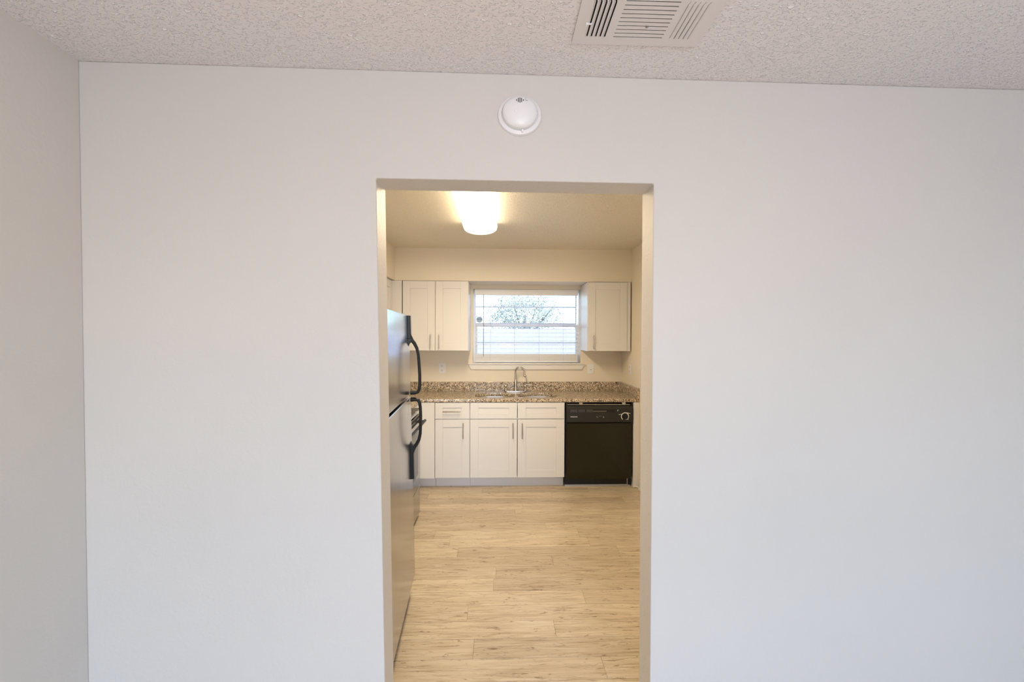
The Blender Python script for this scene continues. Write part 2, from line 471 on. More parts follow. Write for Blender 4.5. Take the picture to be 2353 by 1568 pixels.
VX0, VX1, VY0, VY1 = .230, .640, 1.128, 1.344
t = thing('ceiling_register', 'white rectangular air register with three banks of slots in the ceiling', 'air vent', ((VX0 + VX1) / 2, (VY0 + VY1) / 2, ZC))
ox, oy = (VX0 + VX1) / 2, (VY0 + VY1) / 2
hx, hy = (VX1 - VX0) / 2, (VY1 - VY0) / 2
outl = [rrect(-hx, hx, -hy, hy, .006, 3)]
sy0, sy1 = -.073, .073
def slot(x, w, bend):           # lengthwise slot whose near end hooks sideways
    L = []
    for s in (-1, 1):
        side = [(x + s * w, sy1), (x + s * w, sy0 + .012), (x + s * w + bend, sy0)]
        L.append(side)
    return L[0] + L[1][::-1]
lx = [-.164 + i * .0140 for i in range(5)]
rx = [.101 + i * .0145 for i in range(5)]
for x in lx: outl.append(slot(x, .0042, -.003))
for x in rx: outl.append(slot(x, .0009, .004))
cyy = [sy0 + .004 + i * (sy1 - sy0 - .006) / 9 for i in range(10)]
for y in cyy: outl.append([(-.080, y - .0021), (.076, y - .0021), (.078, y + .0021), (-.078, y + .0021)])
M = Matrix.Translation((0, 0, -.006))
curve_solid('face_plate', outl, .003, m_metalw, t, M, 0)
bm = B()
bx(bm, -hx + .002, hx - .002, -hy + .002, hy - .002, -.0046, -.0008)
bm2 = B()
# rim band only (ring), so the slots look into the duct
bm.free()
bm = bm2
for (x0, x1, y0, y1) in ((-hx + .004, -hx + .02, -hy + .004, hy - .004), (hx - .02, hx - .004, -hy + .004, hy - .004),
                         (-hx + .02, hx - .02, -hy + .004, -hy + .02), (-hx + .02, hx - .02, hy - .02, hy - .004)):
    bx(bm, x0, x1, y0, y1, -.0045, 0)
obj('mounting_rim', bm, m_metalw, t)
bm = B(); bx(bm, -hx + .02, hx - .02, -hy + .02, hy - .02, -.0012, -.0006)
obj('duct_opening', bm, m_dark, t, label='dark opening behind the slots')
bm = B()
for x in lx: prism(bm, [(x - .0055, -.0022), (x - .0045, -.0022), (x - .0015, -.0095), (x - .0028, -.0098)], 'y', sy0 + .004, sy1)
obj('louvers', bm, m_metalw, t)
bm = B()
for x in rx: prism(bm, [(x + .0038, -.0072), (x + .0048, -.0072), (x + .0022, -.0092), (x + .0014, -.0090)], 'y', sy0 + .012, sy1)
obj('louvers', bm, m_metalw, t)
bm = B(); bx(bm, -.176, -.158, .016, .020, -.011, -.0075); bx(bm, -.1765, -.172, .014, .022, -.014, -.0075)
obj('damper_lever', bm, m_plastic, t, .0006)
bm = lathe(B(), [(.0045, -.0098), (.0035, -.0105), (0, -.0108)], Matrix.Translation((.012, .024, 0)), 16)
obj('centre_screw', bm, new_mat('dull_steel', (.35, .33, .31), .5, .8), t, 0, True)

# ------------------------------------------------------------------ kitchen: ceiling light
t = thing('ceiling_light', 'long lit wraparound ceiling light with white diffuser', 'ceiling light', (-.163, 2.88, ZC))
L0, L1, hw = -.64, .64, .140
bm = B(); bx(bm, -hw + .01, hw - .01, L0, L1, -.034, -.0005)
obj('housing', bm, m_plastic, t, .002)
def arc(w, top, drop, n=18):
    return [(w * math.cos(PI * k / n), top - drop * math.sin(PI * k / n) ** .8) for k in range(n + 1)]
prof = arc(hw, -.034, .062)
bm = prism(B(), prof, 'y', L0 + .022, L1 - .022)
obj('diffuser', bm, m_lamp, t, 0, True, label='glowing white curved diffuser')
for s0, s1 in ((L0, L0 + .020), (L1 - .020, L1)):
    bm = prism(B(), arc(hw + .002, -.030, .068), 'y', s0, s1)
    obj('end_cap', bm, m_cap, t, .002)
for y0_ in (L0 + .0195, L1 - .0215, L1 - .030):
    bm = prism(B(), arc(hw + .0035, -.030, .0655 if y0_ != L1 - .030 else .0650), 'y', y0_, y0_ + .002)
    obj('clip_band', bm, m_rubber, t, label='thin grey band round the diffuser end')

# ------------------------------------------------------------------ cabinets
def bar_pull(parent, p0, p1, out, name='handle', r=.0052):
    """bar handle between p0 and p1 (on the face), standing off towards 'out'"""
    p0, p1, out = Vector(p0), Vector(p1), Vector(out).normalized()
    d = (p1 - p0).normalized(); bm = B()
    tube(bm, [p0 + out * .030, p1 + out * .030], r, 12)
    ln = (p1 - p0).length
    for f_ in (.18, .82):
        q_ = p0 + d * ln * f_; tube(bm, [q_, q_ + out * .030], .0042, 10)
    return obj(name, bm, m_nickel, parent, .0006, True)
def shaker(name, parent, u0, u1, z0, z1, face, axis, sign, stile=.082, rail=None, th=.019):
    """shaker front. axis 'y': plane y=face facing sign*y (u=x). axis 'x': plane x=face (u=y)"""
    rail = rail or stile; bm = B(); dp = .0075
    def bb(a, b, c, d, n0, n1):
        n0, n1 = sorted((face + sign * n0, face + sign * n1))
        if axis == 'y': bx(bm, a, b, n0, n1, c, d)
        else: bx(bm, n0, n1, a, b, c, d)
    bb(u0, u0 + stile, z0, z1, 0, th); bb(u1 - stile, u1, z0, z1, 0, th)
    bb(u0 + stile, u1 - stile, z0, z0 + rail, 0, th); bb(u0 + stile, u1 - stile, z1 - rail, z1, 0, th)
    bb(u0 + stile, u1 - stile, z0 + rail, z1 - rail, 0, th - dp)
    return obj(name, bm, m_cab, parent, .0015)
FY = 4.26        # carcass front of the back run, door faces stand 19 mm proud
ZT, ZK = .889, .108
def base_cab(name, label, x0, x1, fronts, group=None):
    t = thing(name, label, 'cabinet', ((x0 + x1) / 2, FY + .3, 0), group)
    cx, cy = (x0 + x1) / 2, FY + .3
    T = lambda bm: (bmesh.ops.translate(bm, verts=bm.verts, vec=(-cx, -cy, 0)), bm)[1]
    bm = B(); w = .018
    bx(bm, x0, x0 + w, FY, YB - .003, ZK, ZT); bx(bm, x1 - w, x1, FY, YB - .003, ZK, ZT)
    bx(bm, x0 + w, x1 - w, FY, YB - .003, ZK, ZK + w); bx(bm, x0 + w, x1 - w, YB - .02, YB - .003, ZK + w, ZT)
    bx(bm, x0 + w, x1 - w, FY, FY + .02, ZT - .04, ZT)
    bx(bm, x0 + w, x1 - w, FY, FY + .02, .704, .728)
    obj('carcass', T(bm), m_cabin, t, .001)
    bm = B(); bx(bm, x0, x1, FY + .068, FY + .084, 0, ZK)
    obj('toe_kick', T(bm), m_cab, t)
    for fr in fronts:
        kind, a, b, c, d, handle = fr
        st = .084 if kind == 'door' else .084
        o = shaker(kind, t, a - cx, b - cx, c, d, FY - cy, 'y', -1, st if (b - a) > .4 else .078, .078 if kind == 'door' else .052)
        if handle:
            p0, p1 = handle
            bar_pull(o, (p0[0] - cx, FY - .019 - cy, p0[1]), (p1[0] - cx, FY - .019 - cy, p1[1]), (0, -1, 0))
    return t
# filler panel / blind corner
t = thing('corner_base_cabinet', 'plain white blind corner base cabinet beside the narrow drawer cabinet', 'cabinet', (-1.04, 4.56, 0))
bm = B(); bx(bm, -1.42 + 1.04, -.660 + 1.04, FY - .019 - 4.56, FY - 4.56, ZK, ZT)
obj('front_panel', bm, m_cab, t, .001)
bm = B(); bx(bm, -1.42 + 1.04, -.660 + 1.04, FY - 4.56, YB - .003 - 4.56, ZK, ZT); obj('carcass', bm, m_cabin, t)
bm = B(); bx(bm, -1.42 + 1.04, -.660 + 1.04, FY + .068 - 4.56, FY + .084 - 4.56, 0, ZK); obj('toe_kick', bm, m_cab, t)
base_cab('drawer_base_cabinet', 'narrow white base cabinet with one drawer over one door', -.658, -.302,
         [('drawer', -.655, -.306, .721, .886, ((-.575, .797), (-.392, .797))),
          ('door', -.655, -.306, .113, .713, ((-.366, .682), (-.366, .520)))])
base_cab('sink_base_cabinet', 'wide white double-door base cabinet under the sink', -.300, .678,
         [('false_front', -.297, .185, .721, .886, None), ('false_front', .191, .674, .721, .886, None),
          ('door', -.297, .185, .113, .713, ((.142, .682), (.142, .520))),
          ('door', .191, .674, .113, .713, ((.236, .680), (.236, .518)))])
# end panel between dishwasher and right wall
t = thing('end_panel_cabinet', 'cream filler panel between the dishwasher and the right wall', 'cabinet panel', (1.424, 4.5, 0))
bm = B(); bx(bm, 1.394 - 1.424, 1.454 - 1.424, FY - .02 - 4.5, FY - 4.5, 0, ZT); bx(bm, 1.394 - 1.424, 1.412 - 1.424, FY - 4.5, YB - .005 - 4.5, 0, ZT)
obj('panel', bm, m_cab, t, .001)
bm = B()
tube(bm, [(1.392 - 1.424, FY - .024 - 4.5, .010), (1.430 - 1.424, FY - .026 - 4.5, .010), (1.442 - 1.424, FY - .045 - 4.5, .010)], .008, 8)
obj('shoe_moulding', bm, m_trim, t, 0, True)

# left run base cabinets (either side of the range)
LX = -.825
def left_base(name, label, y0, y1):
    t = thing(name, label, 'cabinet', (-1.1, (y0 + y1) / 2, 0)); cx, cy = -1.1, (y0 + y1) / 2
    bm = B(); bx(bm, KX0 + .003 - cx, LX - cx, y0 - cy, y1 - cy, ZK, ZT); obj('carcass', bm, m_cabin, t, .001)
    bm = B(); bx(bm, LX - .084 - cx, LX - .068 - cx, y0 - cy, y1 - cy, 0, ZK); obj('toe_kick', bm, m_cab, t)
    o = shaker('drawer', t, y0 + .003 - cy, y1 - .003 - cy, .721, .886, LX - cx, 'x', 1, .06, .05)
    m_ = 0
    bar_pull(o, (LX + .019 - cx, m_ - .06, .797), (LX + .019 - cx, m_ + .06, .797), (1, 0, 0))
    o = shaker('door', t, y0 + .003 - cy, y1 - .003 - cy, .113, .713, LX - cx, 'x', 1, .06, .07)
    bar_pull(o, (LX + .019 - cx, y0 + .04 - cy, .682), (LX + .019 - cx, y0 + .04 - cy, .520), (1, 0, 0))
left_base('left_base_cabinet', 'white base cabinet on the left between range and corner', 3.61, 4.236)
left_base('left_base_cabinet', 'white base cabinet on the left between refrigerator and range', 2.585, 2.835)

# wall cabinets
WY = 4.52
def wall_cab(name, label, x0, x1, doors, filler=None):
    cx, cy = (x0 + x1) / 2, (WY + YB) / 2
    z0, z1 = 1.408, 2.168
    t = thing(name, label, 'cabinet', (cx, cy, z0))
    bm = B(); bx(bm, x0 - cx, x1 - cx, WY - cy, YB - .002 - cy, 0, z1 - z0); obj('carcass', bm, m_cabin, t, .0015)
    if filler:
        bm = B(); bx(bm, filler[0] - cx, filler[1] - cx, WY - .014 - cy, WY - cy, .003, z1 - z0); obj('filler_strip', bm, m_cab, t)
    for a, b, hxp in doors:
        o = shaker('door', t, a - cx, b - cx, .004, z1 - z0 - .004, WY - cy, 'y', -1, .080)
        bar_pull(o, (hxp - cx, WY - .019 - cy, .022), (hxp - cx, WY - .019 - cy, .178), (0, -1, 0))
    return t
wall_cab('wall_cabinet', 'white double-door wall cabinet left of the window', -1.050, -.338,
         [(-1.045, -.698, -.742), (-.692, -.343, -.650)])
wall_cab('wall_cabinet', 'white single-door wall cabinet right of the window', .966, 1.442,
         [(.971, 1.402, 1.028)], (1.405, 1.440))
t = thing('wall_cabinet', 'white wall cabinet on the left wall, glimpsed above the refrigerator', 'cabinet', (-1.3, 4.1, 1.408))
bm = B(); bx(bm, KX0 + .002 + 1.3, -1.178 + 1.3, 3.62 - 4.1, YB - .003 - 4.1, 0, .760); obj('carcass', bm, m_cabin, t, .001)
bm = B(); bx(bm, -1.178 + 1.3, -1.055 + 1.3, WY - .015 - 4.1, WY - 4.1, 0, .760); obj('filler_strip', bm, m_cab, t)
o = shaker('door', t, 3.625 - 4.1, 4.06 - 4.1, .004, .756, -1.178 + 1.3, 'x', 1, .080)
bar_pull(o, (-1.159 + 1.3, 4.02 - 4.1, .022), (-1.159 + 1.3, 4.02 - 4.1, .178), (1, 0, 0))
o = shaker('door', t, 4.064 - 4.1, 4.50 - 4.1, .004, .756, -1.178 + 1.3, 'x', 1, .080)
bar_pull(o, (-1.159 + 1.3, 4.10 - 4.1, .022), (-1.159 + 1.3, 4.10 - 4.1, .178), (1, 0, 0))

# ------------------------------------------------------------------ countertop (L) with sink cut-outs
CT = .925
SK = [(-.262, .170, 4.325, 4.690), (.200, .632, 4.325, 4.690)]
t = thing('countertop', 'speckled brown granite countertop with backsplash along the back wall', 'countertop', (0, 4.5, CT))
outer = [(KX0 + .002, 3.605), (-.800, 3.605), (-.800, 4.235), (KX1 - .002, 4.235), (KX1 - .002, YB - .002), (KX0 + .002, YB - .002)]
outer = [(x, y - 4.5) for x, y in outer]
holes = [[(x, y - 4.5) for x, y in rrect(a, b, c, d, .14, 8)] for a, b, c, d in SK]
curve_solid('slab', [outer] + holes, .034, m_gran, t, Matrix.Translation((0, 0, -.017)), .003)
bm = B(); bx(bm, KX0 + .024, KX1 - .024, YB - .024 - 4.5, YB - .002 - 4.5, .0003, .108); obj('backsplash', bm, m_gran, t, .002)
bm = B(); bx(bm, KX1 - .024, KX1 - .002, 4.235 - 4.5, YB - .002 - 4.5, .0003, .108); obj('side_splash', bm, m_gran, t, .002)
bm = B(); bx(bm, KX0 + .002, KX0 + .024, 3.605 - 4.5, YB - .002 - 4.5, .0003, .108); obj('side_splash', bm, m_gran, t, .002)
o = tag(obj('countertop', bx(B(), KX0 + .002, -.800, 2.585, 2.838, CT - .034, CT), m_gran, None, .003),
        'short granite countertop piece between the refrigerator and the range', 'countertop')

# sink
t = thing('sink', 'double-bowl stainless steel undermount sink in the granite counter', 'sink', (.18, 4.505, CT - .036))
for a, b, c, d in SK:
    bm = B(); rings = []
    for ins, z in ((-.012, 0), (0.0, -.001), (.004, -.03), (.010, -.14), (.03, -.165), (.09, -.172)):
        rr = rrect(a + ins, b - ins, c + ins, d - ins, max(.05, .14 - max(ins, 0) * .6), 8)
        rings.append([bm.verts.new((x - .18, y - 4.505, z)) for x, y in rr])
    for r0, r1 in zip(rings, rings[1:]):
        n = len(r0)
        for i in range(n): bm.faces.new((r0[i], r0[(i + 1) % n], r1[(i + 1) % n], r1[i]))
    bm.faces.new(rings[-1])
    o = obj('bowl', bm, m_sink, t, 0, True)
    sm = o.modifiers.new('thickness', 'SOLIDIFY'); sm.thickness = .0012
    bm = lathe(B(), [(.042, -.172), (.042, -.169), (.034, -.168), (.030, -.171), (0, -.171)], Matrix.Translation(((a + b) / 2 - .18, (c + d) / 2 - 4.505, 0)), 28)
    obj('drain', bm, m_steel, o, 0, True)

# faucet
FXc, FYc = .188, 4.768
t = thing('faucet', 'brushed nickel gooseneck faucet with two lever handles behind the sink', 'faucet', (FXc, FYc, CT))
bm = curve_outline = None
o = curve_solid('deck_plate', [rrect(-.128, .128, -.026, .026, .025, 6)], .014, m_nickel, t, Matrix.Translation((0, 0, .0075)), .004)
bm = lathe(B(), [(.024, .012), (.025, .020), (.019, .040), (.0165, .060), (.0175, .085), (.0135, .125), (.0115, .15)], None, 24)
obj('spout_base', bm, m_nickel, t, 0, True)
pts = [(0, 0, .14), (0, 0, .20)]
R = .047; zc = .238
for k in range(0, 15):
    th = PI - math.radians(192) * k / 14
    pts.append((R + R * math.cos(th) * 1.0 + (.0 if k < 8 else (k - 7) * .0012), -.02 * (k / 14), zc + R * 1.05 * math.sin(th)))
lx_, ly_, lz_ = pts[-1]
pts += [(lx_ + .004, ly_ - .002, lz_ - .022), (lx_ + .007, ly_ - .003, lz_ - .04)]
bm = tube(B(), pts, .0098, 16)
sp = obj('spout', bm, m_nickel, t, 0, True)
e = pts[-1]
bm = lathe(B(), [(.0105, .012), (.0145, .006), (.015, -.006), (.012, -.012), (.008, -.012)], Matrix.Translation(e), 20)
obj('aerator', bm, m_nickel, sp, 0, True)
for s in (-1, 1):
    bm = lathe(B(), [(.020, .012), (.0205, .022), (.014, .036), (.0125, .052), (.017, .064), (.0155, .074), (.010, .080), (.009, .088), (0, .090)], Matrix.Translation((s * .112, 0, 0)), 22)
    h_ = obj('valve', bm, m_nickel, t, 0, True)
    bm = tube(B(), [(s * .108, 0, .083), (s * .135, -.003, .084), (s * .165, -.006, .083), (s * .190, -.008, .081)], [.0065, .0058, .0052, .0060], 12)
    obj('lever', bm, m_nickel, h_, 0, True)

# ------------------------------------------------------------------ dishwasher
D0, D1 = .686, 1.388
t = thing('dishwasher', 'black built-in dishwasher under the right end of the counter', 'dishwasher', ((D0 + D1) / 2, 4.5, 0))
cx, cy = (D0 + D1) / 2, 4.5
hwD = (D1 - D0) / 2
yF = 4.236 - cy
bm = B(); bx(bm, -hwD, hwD, FY + .03 - cy, YB - .01 - cy, .02, .885); obj('tub_body', bm, m_gap, t)
bm = B()
bx(bm, -hwD + .004, -hwD + .016, yF + .012, FY + .03 - cy, .11, .885)
obj('side_trim', bm, m_black, t)
bm = B(); bx(bm, hwD - .016, hwD - .004, yF + .012, FY + .03 - cy, .11, .885); obj('side_trim', bm, m_black, t)
bm = B(); bx(bm, -hwD + .02, hwD - .02, yF + .030, yF + .036, .858, .864); 
for xx in (-.19, .26): bx(bm, xx - .018, xx + .018, yF + .022, yF + .04, .866, .886)
obj('mounting_strip', bm, m_steel, t, label='thin bright metal strip above the door')
x0, x1 = -hwD + .010, hwD - .010
bm = prism(B(), [(yF + .03, .094), (yF + .004, .094), (yF, .101), (yF, .672), (yF + .004, .676), (yF + .03, .676)], 'x', x0 + .004, x1 - .004)
obj('door', bm, m_blackg, t, .003)
bm = prism(B(), [(yF + .03, .680), (yF - .006, .680), (yF - .014, .690), (yF - .014, .826), (yF - .004, .850), (yF + .03, .852)], 'x', x0, x1)
cp = obj('control_panel', bm, m_cpanel, t, .003)
yP = yF - .014
bm = B(); bx(bm, -.155, .152, yP - .0008, yP + .01, .787, .820); obj('latch_recess', bm, m_dark, cp)
bm = B(); bx(bm, -.088, .070, yP - .003, yP + .008, .793, .805); obj('latch', bm, new_mat('olive_grey_latch', (.10, .095, .075), .35), cp, .002)
for i in range(3):
    bm = B(); a_ = -.305 + i * .082 ; bx(bm, a_, a_ + .070, yP - .003, yP + .003, .790, .818)
    obj('button', bm, m_greybtn, cp, .0015, label='dark grey push button')
# timer dial with printed ring
Md = Matrix.Translation((.262, yP, .745)) @ RM
bm = lathe(B(), [(.027, 0), (.027, .010), (.022, .020), (0, .021)], Md, 36)
dial = obj('dial', bm, m_black, cp, 0, True)
bm = B()
pts = [(.262 + .038 * math.cos(math.radians(d)), yP - .0008, .745 + .038 * math.sin(math.radians(d))) for d in range(-48, 236, 9)]
tube(bm, pts, .0008, 8, .0040, (0, 1, 0))
obj('dial_ring', bm, m_print, cp)
bm = B()
bm.free()
for (xa, xb, za, zb) in ((.196, .212, .762, .766), (.214, .230, .765, .770), (.276, .300, .782, .785), (.290, .318, .775, .779), (.265, .300, .711, .715), (.262, .268, .780, .788)):
    obj('dial_marking', bx(B(), xa, xb, yP - .0008, yP + .001, za, zb), m_print, cp)
bm = B(); prism(bm, [(.186 - .003, .800), (.186 + .001, .800), (.186 + .005, .816), (.186 + .001, .816)], 'y', yP - .0009, yP + .001); obj('indicator_mark', bm, m_print, cp)
text_mesh('brand_lettering', 'FRIGIDAIRE', .0150, m_print, cp, Matrix.Translation((-.268, yP - .0009, .742)) @ Matrix.Rotation(PI / 2, 4, 'X'), .001, .95)
bm = B()
prism(bm, [(.0 - .024, .735), (-.034, .744), (-.030, .746), (-.018, .737)], 'y', yP - .0009, yP + .001)
prism(bm, [(.034, .735), (.046, .733), (.040, .745), (.035, .746)], 'y', yP - .0009, yP + .001)
tube(bm, [(.006 + .018 * math.cos(math.radians(d)), yP - .0006, .736 + .015 * math.sin(math.radians(d))) for d in range(50, 135, 10)], .002, 6, .0008, (0, 1, 0))
obj('badge', bm, m_greyprint, cp)
bm = B(); bx(bm, -hwD + .002, hwD - .035, yF + .060, yF + .070, .012, .102); bx(bm, hwD - .045, hwD - .037, yF + .052, yF + .060, .012, .102)
bx(bm, -hwD + .002, hwD - .010, yF + .056, yF + .075, .0, .012)
obj('toe_panel', bm, m_toe, t, .001, label='grey metal toe panel')

# ------------------------------------------------------------------ refrigerator (leans back slightly, turned a little)
t = thing('refrigerator', 'top-freezer refrigerator with steel doors and black handles just inside the doorway', 'refrigerator',
          (-.4555, 1.78, 0), rot=(0, -.0235, .0670))
FW = .743; FH = 1.694
bm = B(); bx(bm, -.79, -.075, .004, FW - .004, .050, FH - .012)
obj('body', bm, m_black, t, .004)
bm = B(); bx(bm, -.10, -.045, .02, FW - .02, .035, .115)
obj('base_grille', bm, m_black, t, .002)
for yy in (.06, FW - .06):
    bm = lathe(B(), [(.018, .0012), (.018, .010), (.008, .012), (.008, .05)], Matrix.Translation((-.08, yy, -.001)), 16)
    obj('foot', bm, m_black, t)
    bm = lathe(B(), [(.022, 0), (.022, .03)], Matrix.Translation((-.72, yy, .020)), 16)
    obj('roller', bm, m_black, t)
bm = B(); bx(bm, -.075, -.060, .012, FW - .012, .13, FH - .02); obj('gasket', bm, m_gap, t)
def door_mesh(z0, z1):
    bm = B(); n = 10; prof = []
    for k in range(n + 1):      # softly rounded vertical edges
        th = PI / 2 * k / n; prof.append((-.014 + .014 * math.sin(th), .014 - .014 * math.cos(th)))
    pts = [(-.060, 0)] + [(-.014 + .014 * math.sin(PI / 2 * k / n), .014 - .014 * math.cos(PI / 2 * k / n)) for k in range(n + 1)]
    pts += [(-.014 + .014 * math.cos(PI / 2 * k / n), FW - .014 + .014 * math.sin(PI / 2 * k / n)) for k in range(n + 1)] + [(-.060, FW)]
    return prism(bm, pts, 'z', z0, z1)
GZ = 1.212
def door(name, z0, z1):
    o = obj(name, door_mesh(z0, z1), m_door, t, 0, True)
    bm = B(); bx(bm, -.062, -.013, -.0012, .0015, z0 + .001, z1 - .001); obj('edge_trim', bm, m_black, o)
    md = o.modifiers.new('bevel', 'BEVEL'); md.width = .004; md.segments = 3; md.limit_method = 'ANGLE'; md.angle_limit = math.radians(60)
    return o
fd = door('freezer_door', GZ + .008, FH)
rd = door('refrigerator_door', .128, GZ - .008)
HY = FW - .055
def handle(parent, zs, ze, zstem0, zstem1, mirror):
    """grip loop between zs (far end of the grip, joins door by the gap) and ze (joins the flat stem)"""
    s = 1 if ze > zs else -1
    bm = B()
    P = []
    # foot by the gap, out, along, back to the stem
    L = abs(ze - zs)
    ctrl = [(.004, zs + s * .010), (.030, zs + s * .009), (.048, zs + s * .013), (.057, zs + s * .030), (.060, zs + s * .060), (.061, zs + s * .11),
            (.059, zs + s * (L * .55)), (.056, zs + s * (L * .72)), (.048, zs + s * (L * .84)), (.034, zs + s * (L * .93)), (.020, zs + s * (L * .985)), (.009, zs + s * (L + .025)), (.005, zs + s * (L + .06))]
    P = [(x, HY, z) for x, z in ctrl]
    rr = [.014, .012, .0105, .0095, .009, .009, .009, .009, .0095, .0105, .0115, .010, .006]
    tube(bm, P, [.016] * len(P), 16, rr, (0, 1, 0))
    z0, z1 = sorted((ze + s * .005, zstem1))
    bx(bm, -.002, .016, HY - .0175, HY + .0175, z0, z1)
    # webbing that spreads from the stem into the loop
    prism(bm, [(-.002, ze - s * .045), (.004, ze - s * .028), (.013, ze - s * .016), (.026, ze - s * .020), (.040, ze - s * .036), (.034, ze - s * .008), (.022, ze + s * .012), (.014, ze + s * .034), (.013, ze + s * .05), (-.002, ze + s * .05)], 'y', HY - .015, HY + .015)
    return obj('handle', bm, m_black, parent, .003, True, label='black looped handle')
handle(fd, GZ + .012, 1.548, 1.56, 1.690, False)
handle(rd, GZ - .010, .905, .88, .722, True)

# ------------------------------------------------------------------ range (mostly hidden behind the refrigerator)
RY0, RY1 = 2.842, 3.600; RXF = -.684
t = thing('range', 'stainless electric range partly hidden behind the refrigerator', 'range', (-1.03, (RY0 + RY1) / 2, 0))
cx, cy = -1.03, (RY0 + RY1) / 2; hr = (RY1 - RY0) / 2
bm = B(); bx(bm, KX0 + .02 - cx, RXF - .05 - cx, -hr, hr, .02, .925); obj('body', bm, m_black, t, .002)
for yy in (-hr + .05, hr - .05):
    for xx in (-.33, .24):
        bm = lathe(B(), [(.016, 0), (.016, .012), (.008, .014), (.008, .022)], Matrix.Translation((xx, yy, 0)), 12); obj('foot', bm, m_black, t)
bm = B(); bx(bm, KX0 + .02 - cx, RXF - .005 - cx, -hr, hr, .926, .946); ct = obj('cooktop', bm, m_glassk, t, .003)
for xx, yy, rad in ((-.22, -.18, .08), (-.22, .18, .10), (.12, -.18, .10), (.12, .18, .08)):
    bm = lathe(B(), [(rad, .9463), (rad - .003, .9468), (rad - .006, .9463)], Matrix.Translation((xx, yy, 0)), 40); obj('burner_ring', bm, m_greyprint, ct)
bm = B(); bx(bm, KX0 + .02 - cx, KX0 + .09 - cx, -hr, hr, .947, 1.10); bg_ = obj('backguard', bm, m_steel, t, .004)
for yy in (-.30, -.22, .22, .30):
    bm = tube(B(), [(KX0 + .09 - cx, yy, 1.03), (KX0 + .115 - cx, yy, 1.03)], .019, 20); obj('knob', bm, m_black, bg_, .002)
bm = B(); bx(bm, RXF - .05 - cx, RXF - .010 - cx, -hr, hr, .905, .925); obj('upper_trim', bm, m_steel, t, .001)
bm = B(); bx(bm, RXF - .05 - cx, RXF - cx, -hr + .003, hr - .003, .282, .898)
dr = obj('oven_door', bm, m_door, t, .003)
bm = B(); bx(bm, RXF - .001 - cx, RXF + .0015 - cx, -hr + .012, hr - .012, .868, .892)
for k in range(5): bx(bm, RXF - .001 - cx, RXF + .0012 - cx, -hr + .05, hr - .02, .838 + k * .005, .8405 + k * .005)
obj('door_vent', bm, m_dark, dr, label='black vent slots')
bm = B(); bx(bm, RXF - .001 - cx, RXF + .002 - cx, -hr + .10, hr - .10, .40, .765); obj('oven_window', bm, m_glassk, dr, .001, label='dark glass window')
bm = B()
tube(bm, [(RXF + .048 - cx, -hr + .03, .843), (RXF + .048 - cx, hr - .03, .843)], .011, 14)
for yy in (-hr + .05, hr - .05): tube(bm, [(RXF - cx, yy, .832), (RXF + .048 - cx, yy, .843)], .010, 10)
obj('handle', bm, m_black, dr, .002, True)
bm = B(); bx(bm, RXF - .05 - cx, RXF - .002 - cx, -hr + .003, hr - .003, .045, .270); obj('storage_drawer', bm, m_door, t, .003)
bm = B(); bx(bm, RXF - .08 - cx, RXF - .052 - cx, -hr + .01, hr - .01, .018, .9); obj('front_gap', bm, m_gap, t)

# ------------------------------------------------------------------ window, sill and blind
t = bpy.data.objects.new('window_1', None); C.objects.link(t); t['kind'] = 'structure'; t.location = ((WX0 + WX1) / 2, YB, WZ0)
cx, cy, cz = t.location
wx0, wx1, wz1 = WX0 - cx, WX1 - cx, WZ1 - cz
def ring(bm, x0, x1, z0, z1, w, y0, y1, wt=None, wb=None):
    wt = wt or w; wb = wb or w
    bx(bm, x0, x0 + w, y0, y1, z0, z1); bx(bm, x1 - w, x1, y0, y1, z0, z1)
    bx(bm, x0 + w, x1 - w, y0, y1, z1 - wt, z1); bx(bm, x0 + w, x1 - w, y0, y1, z0, z0 + wb)
bm = B(); ring(bm, wx0, wx1, 0, wz1, .012, .075, .120, .030, .030); obj('frame', bm, m_vinyl, t, .002)
mid = 1.70 - cz
bm = B(); ring(bm, wx0 + .012, wx1 - .030, mid - .004, wz1 - .03, .016, .100, .118, .02, .034); bx(bm, wx0 + .028, wx1 - .046, .104, .114, 1.914 - cz, 1.930 - cz)
us = obj('upper_sash', bm, m_vinyl, t, .0015)
bm = B(); ring(bm, wx0 + .012, wx1 - .012, .03, mid + .012, .036, .078, .098, .030, .045); bx(bm, wx0 + .048, wx1 - .048, .084, .094, 1.484 - cz, 1.500 - cz)
ls = obj('lower_sash', bm, m_vinyl, t, .0015)
bm = B(); bx(bm, wx0 + .026, wx1 - .044, .108, .110, mid + .02, wz1 - .045); obj('glass', bm, m_glass, us)
bm = B(); bx(bm, wx0 + .046, wx1 - .046, .088, .090, .07, mid - .016); obj('glass', bm, m_glass, ls)
bm = B()
for xx in (-.49, .475): tube(bm, [(xx - .012, .076, mid - .004), (xx - .010, .070, mid - .020), (xx, .068, mid - .026), (xx + .010, .070, mid - .020), (xx + .012, .076, mid - .004)], .003, 8)
obj('sash_pull', bm, m_metalw, t, 0, True)
# stool board with mitred ends below the opening
bm = B()
x0, x1 = -.366 - cx, 1.008 - cx
prism(bm, [(x0, -.008), (x1, -.008), (x1 - .032, -.070), (x0 + .034, -.070)], 'y', -.020, -.001)
bx(bm, x0, x1, -.034, -.001, -.010, -.002)
bx(bm, wx0 + .001, wx1 - .001, -.001, .120, -.0015, .006)
obj('sill', bm, m_trim, t, .0015)

